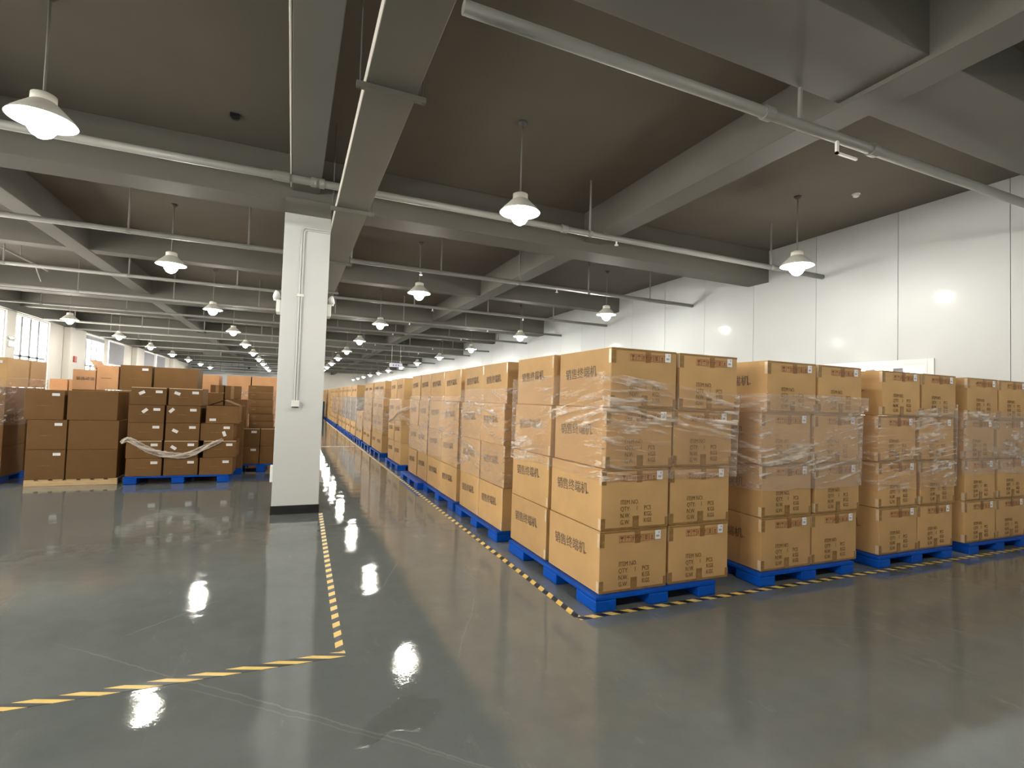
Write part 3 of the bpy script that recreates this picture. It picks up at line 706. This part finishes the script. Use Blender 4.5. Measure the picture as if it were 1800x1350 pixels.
def make_carton(detail):
    """detail: 'front' shows lettering on both faces, 'side' only on the aisle face, 'plain' none"""
    t = empty('cardboard_carton')
    link('body', BODY, t)
    if detail != 'plain':
        o = link('product_lettering', HAN_ME, t, (-hw-0.0058, 0.30, 0.24)); o['label'] = 'black brushed characters'
        for q in TAPE_LEFT: link('packing_tape', q, t)
    if detail == 'front':
        for q in TAPE_FRONT: link('packing_tape', q, t)
        link('item_lettering', ITEM_ME, t, (-hw, -hd-0.0058, 0))
        link('handling_marks', SYM_ME, t, (-hw+0.27*BW, -hd-0.0058, 0.80*BH))
        l = link('shipping_label', LABEL_ME, t, (hw-0.125, -hd-0.0058, 0.81*BH)); l['label'] = 'white label'
        link('label_print', LMARK_ME, l)
    return t
PROTO = {}
def carton(detail, x0, y0, z0, label, group, jit=0.006):
    if detail not in PROTO: PROTO[detail] = t = make_carton(detail)
    else: t = copy_tree(PROTO[detail])
    t.location = (x0+hw+random.uniform(-jit, jit), y0+hd+random.uniform(-jit, jit)*0.4, z0)
    t.rotation_euler.z = random.uniform(-jit, jit)*0.8
    return tag(t, label, 'box', group)
LAY = ['bottom', 'second from bottom', 'second from top', 'top']
LAY2 = ['lower', 'upper']
Z0 = 0.121

# nearest load at the tape corner: two columns wide at the front, one more column behind
plastic_pallet(2.21, 3.42, 3.38, 5.10, 'blue plastic pallet at the corner of the tape lines, under the nearest load', feet_y=[(3.38, 3.68), (4.02, 4.28), (4.72, 5.10)])
lean = [(0.0, 0.0), (0.005, 0.0), (0.02, 0.0), (0.045, -0.01)]
for k in range(4):
    dx = (0, 0.006, 0.03, 0.06)[k]
    carton('front', 2.262+dx, 3.425, Z0+k*PITCH_Z, '%s carton, left column of the nearest load, at the tape corner' % LAY[k], 'cartons on the nearest load')
    carton('front', 2.262+BW+0.035+(0, 0.0, 0.025, 0.07)[k], 3.43, Z0+k*PITCH_Z, '%s carton of the right column on the nearest load' % LAY[k], 'cartons on the nearest load')
    carton('side', 2.262+dx*0.5, 3.425+BD+0.05, Z0+k*PITCH_Z, '%s carton on the nearest load, aisle side behind the corner column' % LAY[k], 'cartons on the nearest load')

# loads standing along the front tape, to the right
fronts = [(3.95, 5.24, 4.005, 'second load from the tape corner'), (5.64, 6.95, 5.70, 'third load from the tape corner'), (7.30, 8.62, 7.29, 'load at the right edge')]
for a, b2, bx, nm in fronts:
    plastic_pallet(a, b2, 3.38, 4.40, 'blue plastic pallet under the %s' % nm)
    for k in range(4):
        carton('front', bx+(0, 0, -0.02, 0.02)[k]+(0.04 if k == 3 else 0), 3.425, Z0+k*PITCH_Z, '%s carton, left column, %s' % (LAY[k], nm), 'cartons along the front tape line')
        carton('front', bx+BW+0.022+(0.0, 0.04, 0.03, 0.07)[k], 3.425, Z0+k*PITCH_Z, '%s carton, right column, %s' % (LAY[k], nm), 'cartons along the front tape line')

# loads along the aisle
aisle = [(5.43, 5.43, 0.81), (7.20, 7.15, 0.89), (9.03, 8.99, 0.76), (11.45, 11.4, 0.79), (13.97, 13.9, 0.93), (16.15, 16.1, 0.88)]
names = ['second', 'third', 'fourth', 'fifth', 'sixth', 'seventh']
for (y0, py, pt), nm in zip(aisle, names):
    px = 2.10 if nm == 'fourth' else 2.2
    plastic_pallet(px, px+1.2, py, y0+2*pt-0.02, 'blue plastic pallet under the %s load along the aisle%s' % (nm, ', sticking out' if nm == 'fourth' else ''))
    for k in range(4):
        for c_ in range(2):
            xx = 2.262 + (0.02 if k == 3 else 0) + random.uniform(-0.008, 0.008)
            t = carton('side' if y0 < 10 else 'side', xx, y0+c_*pt, Z0+k*PITCH_Z, '%s carton, %s column, %s load along the aisle' % (LAY[k], ('nearer', 'farther')[c_], nm), 'cartons along the aisle', 0.004)
            s = min(1.0, (pt-0.012)/BD) if pt < 0.87 else (pt-0.012)/BD
            t.scale.y = s; t.location.y = y0+c_*pt+hd*s+0.003
# eighth load is only two layers high
plastic_pallet(2.2, 3.4, 18.25, 20.0, 'blue plastic pallet under the low eighth load along the aisle')
for k in range(2):
    for c_ in range(2):
        carton('side', 2.262, 18.28+c_*0.86, Z0+k*PITCH_Z, '%s carton, %s column, low eighth load along the aisle' % (LAY2[k], ('nearer', 'farther')[c_]), 'cartons along the aisle', 0.003)
far = []
y = 20.25; q = 0
while y < 66:
    far.append(y); y += 1.78 + (1.0 if q == 3 else 0.22); q += 1
for i, y0 in enumerate(far):
    nm = ORD[8+i] if 8+i < len(ORD) else None
    if nm is None:
        nm = 'far ' + ORD[8+i-len(ORD)] 
    plastic_pallet(2.2, 3.4, y0-0.02, y0+1.7, 'blue plastic pallet under the %s load along the aisle' % nm)
    for k in range(4):
        for c_ in range(2):
            carton('plain' if y0 > 34 else 'side', 2.262, y0+c_*0.855, Z0+k*PITCH_Z, '%s carton, %s column, %s load along the aisle' % (LAY[k], ('nearer', 'farther')[c_], nm), 'cartons deep along the aisle', 0.003)
# end of the aisle: dark covered crate with a box on top
t = empty('storage_crate', (1.45, 37.2, 0)); tag(t, 'dark blue covered crate at the far end of the aisle', 'crate')
MB().box(-0.75, 0.62, 0, 1.2, 0.1, 1.24).build('cover', 'dark_blue_plastic', t, bevel=0.05)
MB().box(-0.7, 0.58, 0.05, 1.15, 0.0, 0.1).build('base', 'dark_blue_plastic', t)
t = empty('cardboard_box', (1.4, 37.25, 1.245)); tag(t, 'brown cardboard box on the dark crate at the far end of the aisle', 'box')
MB().box(-0.7, 0.62, 0, 1.0, 0, 0.76).build('body', 'cardboard', t, bevel=0.006)
MB().box(-0.7, 0.62, -0.003, -0.0005, 0.36, 0.40).build('packing_tape', 'packing_tape', t)

# ------------------------------------------------------------------ stretch film
def film_wrap(name, x0, x1, y0, y1, z0, z1, label, mat='stretch_film', step=0.022, seed=0, amp=0.006, top=None, bottom=None, band=None, off=0.017, taper=0.0):
    """film wound round a load: a ring with folds that fan out from the corners"""
    x0 -= off; x1 += off; y0 -= off; y1 += off
    per = [(x0, y1), (x0, y0), (x1, y0), (x1, y1)]
    pts = []; sides = []
    L = 0
    for i in range(4):
        sides.append(L)
        a = Vector(per[i]); b2 = Vector(per[(i+1) % 4]); d = (b2-a); n = max(2, int(d.length/step))
        nrm = Vector((d.y, -d.x)).normalized()*(-1)
        mid = (Vector((x0+x1, y0+y1, 0))*0.5).to_2d()
        if (a+d*0.5-mid).dot(nrm) < 0: nrm = -nrm
        for k in range(n):
            p = a + d*k/n; e = min(k, n-k)/n*d.length
            pts.append((p, nrm, L + d.length*k/n, e, i))
        L += d.length
    nz_ = max(3, int((z1-z0)/(step*0.8)))
    mb = MB(); folds = []
    for j in range(nz_+1):
        f = j/nz_
        for p, nr, u, e, side in pts:
            zt = z1 + (top(p.x, p.y) if top else 0) + 0.012*noise.noise(Vector((u*4, seed, 1.3)))
            zb = z0 + (bottom(p.x, p.y) if bottom else 0) + 0.02*noise.noise(Vector((u*3, seed, 7.7)))
            z = zb + (zt-zb)*f
            # folds converge toward the corners
            slope = (0.16, -0.13, 0.12, -0.15)[(side+seed) % 4]
            v = z + slope*(u-sides[side]) + 0.05*noise.noise(Vector((u*0.8, z*1.2, seed*3.1)))
            r1 = 1-abs(noise.noise(Vector((u*1.8, v*22, seed+0.5))))*3.0
            r2 = 1-abs(noise.noise(Vector((u*4.5, v*48, seed+9.5))))*3.4
            msk = max(0.0, min(1.0, 0.5+1.4*noise.noise(Vector((u*1.3, z*3.0, seed+20)))))
            msk = max(msk, 0.8*math.exp(-e*7))
            fold = max(0, r1)*0.65 + max(0, r2)*0.45
            disp = amp*(fold-0.3)*msk*min(1, e*25+0.15)
            q = p + nr*max(disp, -off*0.6)
            if q.x > (x0+x1)/2: q.x -= taper*(1-f)
            mb.v.append((q.x, q.y, z)); folds.append(max(0.0, fold*(0.35+0.9*msk)))
    N = len(pts)
    for j in range(nz_):
        for k in range(N):
            k2 = (k+1) % N; mb.f.append((j*N+k, j*N+k2, (j+1)*N+k2, (j+1)*N+k))
    me = bpy.data.meshes.new(name); me.from_pydata(mb.v, [], mb.f)
    at = me.attributes.new('fold', 'FLOAT', 'POINT'); at.data.foreach_set('value', folds)
    for p in me.polygons: p.use_smooth = True
    me.materials.append(MATS[mat])
    o = link(name, me); tag(o, label, 'stretch film', 'stretch film round the loads'); return o
lx0, lx1 = 2.27, 3.655
film_wrap('stretch_film', lx0-0.005, lx1+0.02, 3.42, 5.19, 1.00, 1.86, 'clear wrinkled stretch film round the upper half of the nearest load', seed=1, step=0.016, taper=0.03, amp=0.012,
          top=lambda x, y: -0.10*(x-lx0) if y < 3.5 else 0, bottom=lambda x, y: 0.0)
film_wrap('stretch_film', 3.975, 5.395, 3.42, 4.28, 0.86, 1.62, 'clear stretch film round the middle of the second load from the tape corner', 'hazy_film', seed=2, step=0.016, taper=0.03, amp=0.011)
film_wrap('stretch_film', 4.03, 5.46, 3.42, 4.28, 1.62, 1.76, 'narrow clear film band on the top cartons, second load from the tape corner', 'hazy_film', seed=3, step=0.016, amp=0.008, off=0.022)
film_wrap('stretch_film', 5.675, 7.09, 3.42, 4.28, 0.80, 1.58, 'crumpled clear film round the third load from the tape corner, rising to the right', 'stretch_film', seed=4, step=0.016, taper=0.03, amp=0.012, top=lambda x, y: 0.16*(x-5.7)/1.4)
film_wrap('stretch_film', 7.28, 8.68, 3.42, 4.28, 0.92, 1.66, 'hazy smooth film round the load at the right edge', 'hazy_film', seed=5, step=0.03, amp=0.004)
for i, ((y0, py, pt), nm) in enumerate(zip(aisle, names)):
    zr = [(0.62, 1.76), (0.66, 1.66), (0.62, 1.66), (1.0, 1.60), (0.7, 1.85), (0.55, 1.8)][i]
    film_wrap('stretch_film', 2.262, 2.262+BW+0.02, y0, y0+2*pt, zr[0], zr[1], 'clear wrinkled stretch film round the %s load along the aisle' % nm, seed=10+i, step=0.02 if i < 3 else 0.035, amp=0.013)
film_wrap('stretch_film', 2.262, 2.262+BW, 18.28, 20.0, 0.45, 1.12, 'clear stretch film round the low eighth load along the aisle', seed=21, step=0.05, amp=0.012)
for i, y0 in enumerate(far[:6]):
    film_wrap('stretch_film', 2.262, 2.262+BW, y0, y0+1.7, 0.65, 1.62, '%s stretch film round the %s load along the aisle' % ('silvery' if i < 3 else 'hazy', ORD[8+i]), 'silver_film' if i < 3 else 'hazy_film', seed=30+i, step=0.06, amp=0.014)
# twisted film strand pulled across the corner of the fifth load
def strand(name, pts, r, label, n=8, seed=0, mat='hazy_film', flat=0.5, cat='stretch film'):
    cps = [Vector(p) for p in pts]; path = []
    for i in range(len(cps)-1):
        p0 = cps[max(i-1, 0)]; p1 = cps[i]; p2 = cps[i+1]; p3 = cps[min(i+2, len(cps)-1)]
        for k in range(10):
            t = k/10
            path.append(0.5*((2*p1)+(p2-p0)*t+(2*p0-5*p1+4*p2-p3)*t*t+(3*p1-p0-3*p2+p3)*t**3))
    path.append(cps[-1]); mb = MB(); folds = []
    for i, p in enumerate(path):
        d = (path[min(i+1, len(path)-1)]-path[max(i-1, 0)]).normalized()
        u = d.cross(Vector((0, 1, 0))).normalized(); w = d.cross(u)
        end = math.sin(math.pi*min(1, max(0, i/(len(path)-1))))**0.4
        for k in range(n*2):
            an = 2*math.pi*k/(n*2)
            rr = r*(0.25+0.75*end)*(1+0.35*noise.noise(Vector((i*0.5, k*0.9, seed)))+0.2*math.cos(3*an+i*0.35))
            mb.v.append(tuple(p + u*rr*math.cos(an) + w*rr*flat*math.sin(an))); folds.append(0.6+0.4*math.cos(3*an+i*0.35))
    M = n*2
    for i in range(len(path)-1):
        for k in range(M):
            k2 = (k+1) % M; mb.f.append((i*M+k, i*M+k2, (i+1)*M+k2, (i+1)*M+k))
    me = bpy.data.meshes.new(name); me.from_pydata(mb.v, [], mb.f)
    at = me.attributes.new('fold', 'FLOAT', 'POINT'); at.data.foreach_set('value', folds)
    for p in me.polygons: p.use_smooth = True
    me.materials.append(MATS[mat]); o = link(name, me); return tag(o, label, cat)
strand('film_strand', [(2.22, 12.95, 1.0), (2.225, 12.3, 1.12), (2.225, 11.6, 1.28), (2.26, 11.36, 1.34), (2.6, 11.36, 1.50), (2.95, 11.36, 1.66)], 0.03, 'twisted strand of film pulled diagonally across the fifth load', seed=3, flat=0.4)

# ------------------------------------------------------------------ left-hand loads
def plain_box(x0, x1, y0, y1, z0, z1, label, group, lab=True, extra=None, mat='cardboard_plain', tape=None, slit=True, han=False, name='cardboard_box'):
    w, d, h = x1-x0-0.006, y1-y0-0.006, z1-z0-0.004
    t = empty(name, ((x0+x1)/2, (y0+y1)/2, z0)); tag(t, label, 'box', group)
    link('body', carton_body(w, d, h, mat, 0.003), t)
    yf = -d/2-0.0045
    if lab:
        l = MB().box(w/2-0.16, w/2-0.06, yf-0.0006, yf, h-0.095, h-0.05).build('shipping_label', 'label_white', t); l['label'] = 'white label'
    if slit: MB().box(-0.10, 0.06, yf-0.0006, yf, h*0.46, h*0.46+0.010).build('printed_line', 'print_brown', t)
    if extra:
        l = MB().box(-0.045, 0.045, -0.0006, 0, -0.025, 0.025).build('shipping_label', 'label_white', t)
        l.location = (extra[0]*w, yf-0.001, extra[1]*h); l.rotation_euler.y = math.radians(extra[2]); l['label'] = 'crooked white label'
    if tape == 'v': MB().box(-0.03, 0.03, yf-0.0008, yf, 0.0, h).build('packing_tape', 'packing_tape', t)
    if tape == 't': MB().box(-0.03, 0.03, yf-0.0008, yf, h-0.09, h).build('packing_tape', 'clear_tape', t)
    if tape == 'e': MB().box(-w/2+0.005, w/2-0.005, yf-0.0002, yf+0.002, h-0.014, h-0.002).build('packing_tape', 'clear_tape', t)
    if han:
        o = link('product_lettering', HAN_F, t, (-w/2+0.06, yf-0.0002, h*0.4))
    return t
HAN_F = text_mesh('product_lettering', '\u9500\u552e\u7ec8\u7aef', 0.07, 'print_black', R_FRONT)
def open_box(x0, x1, y0, y1, z0, z1, flaps, label, group, mat='cardboard_plain', lab=None):
    """open-topped carton: four walls, floor and raised flaps [(side, length, angle)]"""
    w, d, h = x1-x0-0.006, y1-y0-0.006, z1-z0
    t = empty('open_box', ((x0+x1)/2, (y0+y1)/2, z0)); tag(t, label, 'box', group)
    e = 0.006
    MB().box(-w/2, w/2, -d/2, -d/2+e, 0, h).box(-w/2, w/2, d/2-e, d/2, 0, h).box(-w/2, -w/2+e, -d/2+e, d/2-e, 0, h).box(w/2-e, w/2, -d/2+e, d/2-e, 0, h).box(-w/2+e, w/2-e, -d/2+e, d/2-e, 0, e).build('body', mat, t)
    for side, ln, ang in flaps:
        a = math.radians(ang)
        if side in 'fb':
            f = MB().box(-w/2+0.004, w/2-0.004, 0, ln, -0.002, 0.002).build('flap', mat, t)
            s = -1 if side == 'f' else 1
            f.location = (0, s*d/2, h+0.002); f.rotation_euler = (a if side == 'b' else math.pi-a, 0, 0)
        else:
            f = MB().box(0, ln, -d/2+0.004, d/2-0.004, -0.002, 0.002).build('flap', mat, t)
            s = -1 if side == 'l' else 1
            f.location = (s*w/2, 0, h+0.002); f.rotation_euler = (0, -a if side == 'r' else math.pi+a, 0)
    if lab:
        l = MB().box(-0.05, 0.05, -0.0006, 0, -0.022, 0.022).build('shipping_label', 'label_white', t); l.location = (lab[0]*w, -d/2-0.001, lab[1]*h)
    MB().box(-0.10, 0.06, -d/2-0.001, -d/2-0.0002, h*0.5, h*0.5+0.008).build('printed_line', 'print_brown', t)
    return t

# pale wooden pallet with six large boxes
wood_pallet(-3.88, -2.655, 10.6, 11.3, 'pale wooden pallet under the large plain boxes at the left')
GW = 'large boxes on the wooden pallet'
for k in range(3):
    z0 = 0.104+k*0.486; sh = -0.055 if k == 2 else 0.0
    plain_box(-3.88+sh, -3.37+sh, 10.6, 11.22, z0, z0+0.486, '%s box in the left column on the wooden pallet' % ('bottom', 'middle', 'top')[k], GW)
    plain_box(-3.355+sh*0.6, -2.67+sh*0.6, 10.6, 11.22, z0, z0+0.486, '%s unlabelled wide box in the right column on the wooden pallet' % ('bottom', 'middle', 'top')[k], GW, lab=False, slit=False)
# blue pallet with small labelled boxes
plastic_pallet(-2.55, -0.985, 10.5, 11.3, 'blue plastic pallet under the small labelled boxes left of the column', h=0.135)
GB = 'small labelled boxes on the blue pallet'
rn = ['bottom', 'second from bottom', 'middle', 'second from top', 'top']
ex = {(0,4): (-0.2, 0.68, -28), (1,4): (-0.25, 0.7, 20), (0,3): (-0.05, 0.68, -42), (1,3): (-0.35, 0.72, -45), (1,2): (-0.22, 0.55, 28), (1,1): (-0.22, 0.6, 35), (2,2): (0.22, 0.4, 70)}
for c_ in range(2):
    for k in range(5):
        x0 = (-2.53, -1.99)[c_] + (0.0, -0.01, 0.0, 0.0, 0.02)[k]
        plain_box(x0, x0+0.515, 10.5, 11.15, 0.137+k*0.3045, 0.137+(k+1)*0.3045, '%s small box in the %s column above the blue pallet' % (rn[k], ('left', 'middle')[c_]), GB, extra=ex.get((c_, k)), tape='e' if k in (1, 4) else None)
for k in range(3):
    x0 = (-1.455, -1.41, -1.465)[k]
    plain_box(x0, x0+0.52, 10.5, 11.15, 0.137+k*0.3045, 0.137+(k+1)*0.3045, '%s small box in the right column above the blue pallet' % ('bottom', 'second', 'third')[k], GB, extra=ex.get((2, k)), tape='e' if k == 1 else None)
open_box(-1.39, -0.87, 10.5, 11.12, 1.052, 1.365, [('l', 0.262, 158), ('r', 0.262, 158)], 'small box with open top flaps on the right column above the blue pallet', GB, lab=(-0.3, 0.2))
# film hanging in a bow across the small boxes
strand('film_strand', [(-2.60, 10.47, 0.70), (-2.5, 10.465, 0.77), (-2.3, 10.465, 0.64), (-2.05, 10.465, 0.53), (-1.8, 10.465, 0.485), (-1.55, 10.465, 0.53), (-1.32, 10.465, 0.66), (-1.1, 10.475, 0.765)], 0.05, 'torn strand of stretch film hanging in a bow across the small boxes', seed=5, n=10, flat=0.35)

# tall loads behind them
GR = 'boxes on the row behind the front left pallets'
def column_of(x0, x1, y0, y1, z_top, n, nm, group, mat='cardboard_plain', base='plastic'):
    if base: plastic_pallet(x0, x1, y0, y1, 'blue plastic pallet under the %s' % nm, nx=2)
    h = (z_top-0.121)/n
    for k in range(n):
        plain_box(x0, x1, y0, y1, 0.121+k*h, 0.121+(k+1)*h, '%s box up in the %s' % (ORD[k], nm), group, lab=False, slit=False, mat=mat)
column_of(-3.72, -3.03, 11.8, 12.5, 1.585, 3, 'hidden stack behind the wooden pallet load', GR)
column_of(-3.01, -1.70, 11.8, 12.5, 1.585, 3, 'broad stack behind the front left pallets', GR)
open_box(-3.72, -3.375, 11.8, 12.45, 1.588, 1.95, [('r', 0.22, 118)], 'open box with raised flap and faint characters behind the wooden pallet load', GR, mat='cardboard_red')
t = [o for o in COL.objects if o.name.startswith('open_box') and o.parent is None][-1]
link('product_lettering', HAN_F, t, (-0.12, -0.326, 0.17))
plain_box(-3.365, -3.03, 11.8, 12.45, 1.588, 2.05, 'tan box in a sunlit colour beside the open flap box behind the wooden pallet load', GR, lab=False, mat='cardboard_red', tape=None)  # warm window light is put into its colour, paler than the boxes below
plain_box(-3.01, -2.50, 11.8, 12.45, 1.588, 2.075, 'labelled box on top of the back row, between the tan box and the wide one', GR)
plain_box(-2.47, -1.74, 11.8, 12.45, 1.588, 2.06, 'wide unlabelled box on top of the back row, above the small boxes', GR, lab=False, slit=False)
# stack cut by the left edge of the photo
GL = 'filmed boxes at the left edge'
plastic_pallet(-5.5, -4.30, 10.95, 12.5, 'blue plastic pallet under the stack at the left edge')
for k in range(4):
    h = 0.4875
    for q, (a, b2) in enumerate(((10.9, 11.66), (11.72, 12.36))):
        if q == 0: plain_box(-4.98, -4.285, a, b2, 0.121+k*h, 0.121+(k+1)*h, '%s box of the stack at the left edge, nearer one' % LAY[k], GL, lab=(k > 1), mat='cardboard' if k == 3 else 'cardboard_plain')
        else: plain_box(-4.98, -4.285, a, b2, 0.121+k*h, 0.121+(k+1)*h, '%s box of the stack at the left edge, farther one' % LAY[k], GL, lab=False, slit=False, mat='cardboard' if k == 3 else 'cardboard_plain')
film_wrap('stretch_film', -4.98, -4.28, 10.9, 12.37, 0.95, 1.74, 'clear stretch film round the stack at the left edge', seed=41, step=0.03, amp=0.012)
# small boxes seen between, farther back
column_of(-4.46, -4.17, 13.0, 13.6, 1.78, 4, 'low stack beyond the wooden pallet load, left one', 'small far left stacks', 'cardboard_red')
column_of(-4.15, -3.72, 13.0, 13.6, 1.765, 4, 'low stack beyond the wooden pallet load, right one', 'small far left stacks', 'cardboard_red')

# load just left of the column
plastic_pallet(-1.02, -0.05, 11.7, 12.5, 'blue plastic pallet just left of the column foot, set back', h=0.165)
GC = 'boxes just left of the column'
for k in range(2):
    for c_, x0 in enumerate((-1.01, -0.565)):
        plain_box(x0, x0+0.44+0.06*c_, 11.7, 12.35, 0.168+k*0.365, 0.168+(k+1)*0.365, '%s box in the %s column left of the white column' % (('lower', 'upper')[k], ('left', 'right')[c_]), GC, lab=(c_ == 0), slit=False, tape='e' if k else None)
hts = [0.14, 0.145, 0.15, 0.15, 0.145, 0.145]
z = 0.900
for k, h in enumerate(hts[::-1]):
    dx = (0.05, 0.035, 0.02, 0.02, 0.0, 0.0)[k]
    plain_box(-0.83+dx, -0.37+dx*0.7, 11.7, 12.15, z, z+h, 'flat box in the pile left of the column, %s from the bottom' % ORD[k], 'flat boxes in a pile left of the column', lab=False, slit=False)
    MB().box(-0.17, -0.09, -0.2295, -0.229, h*0.55, h*0.55+0.02).build('printed_line', 'print_brown', [o for o in COL.objects if o.name.startswith('cardboard_box') and o.parent is None][-1])
    z += h
# boxes behind the open-flap box
GM = 'boxes between the blue pallet load and the column'
column_of(-1.30, -0.86, 11.45, 11.69, 1.36, 3, 'stack right behind the open-flap box', GM)
column_of(-1.88, -1.36, 12.6, 13.1, 1.60, 3, 'stack behind the small labelled boxes', GM)
plastic_pallet(-1.34, -0.45, 12.6, 13.1, 'blue plastic pallet behind the pile of flat boxes', nx=2)
column_of_z = 0.121
for k in range(3):
    plain_box(-1.33, -0.90, 12.6, 13.1, 0.121+k*0.45, 0.121+(k+1)*0.45, '%s box under the taped pair behind the open-flap box' % ('lowest', 'middle', 'highest')[k], GM, lab=False, slit=False)
plain_box(-1.62, -1.36, 12.62, 13.1, 1.602, 1.77, 'small taped box behind the small labelled boxes', GM, lab=False, slit=False, tape='v')
plain_box(-1.34, -1.05, 12.6, 13.0, 1.472, 1.76, 'small taped box next to the pile of flat boxes', GM, lab=False, slit=False, tape='v')
# reddish tall stacks behind
GD = 'tall reddish stacks deeper on the left'
column_of(-1.98, -1.62, 14.0, 14.7, 2.02, 4, 'reddish stack left of a gap, deeper on the left', GD, 'cardboard_red')
column_of(-1.46, -0.94, 14.0, 14.7, 2.03, 4, 'reddish stack above the taped boxes, deeper on the left', GD, 'cardboard_red')
column_of(-0.92, -0.30, 14.0, 14.7, 2.03, 4, 'tall reddish stack above the pile of flat boxes', GD, 'cardboard_red')
film_wrap('stretch_film', -1.46, -0.30, 14.0, 14.7, 0.9, 1.72, 'clear film round the two reddish stacks behind the pile of flat boxes', seed=50, step=0.04, amp=0.012, off=0.02)
bpy.context.view_layer.update()
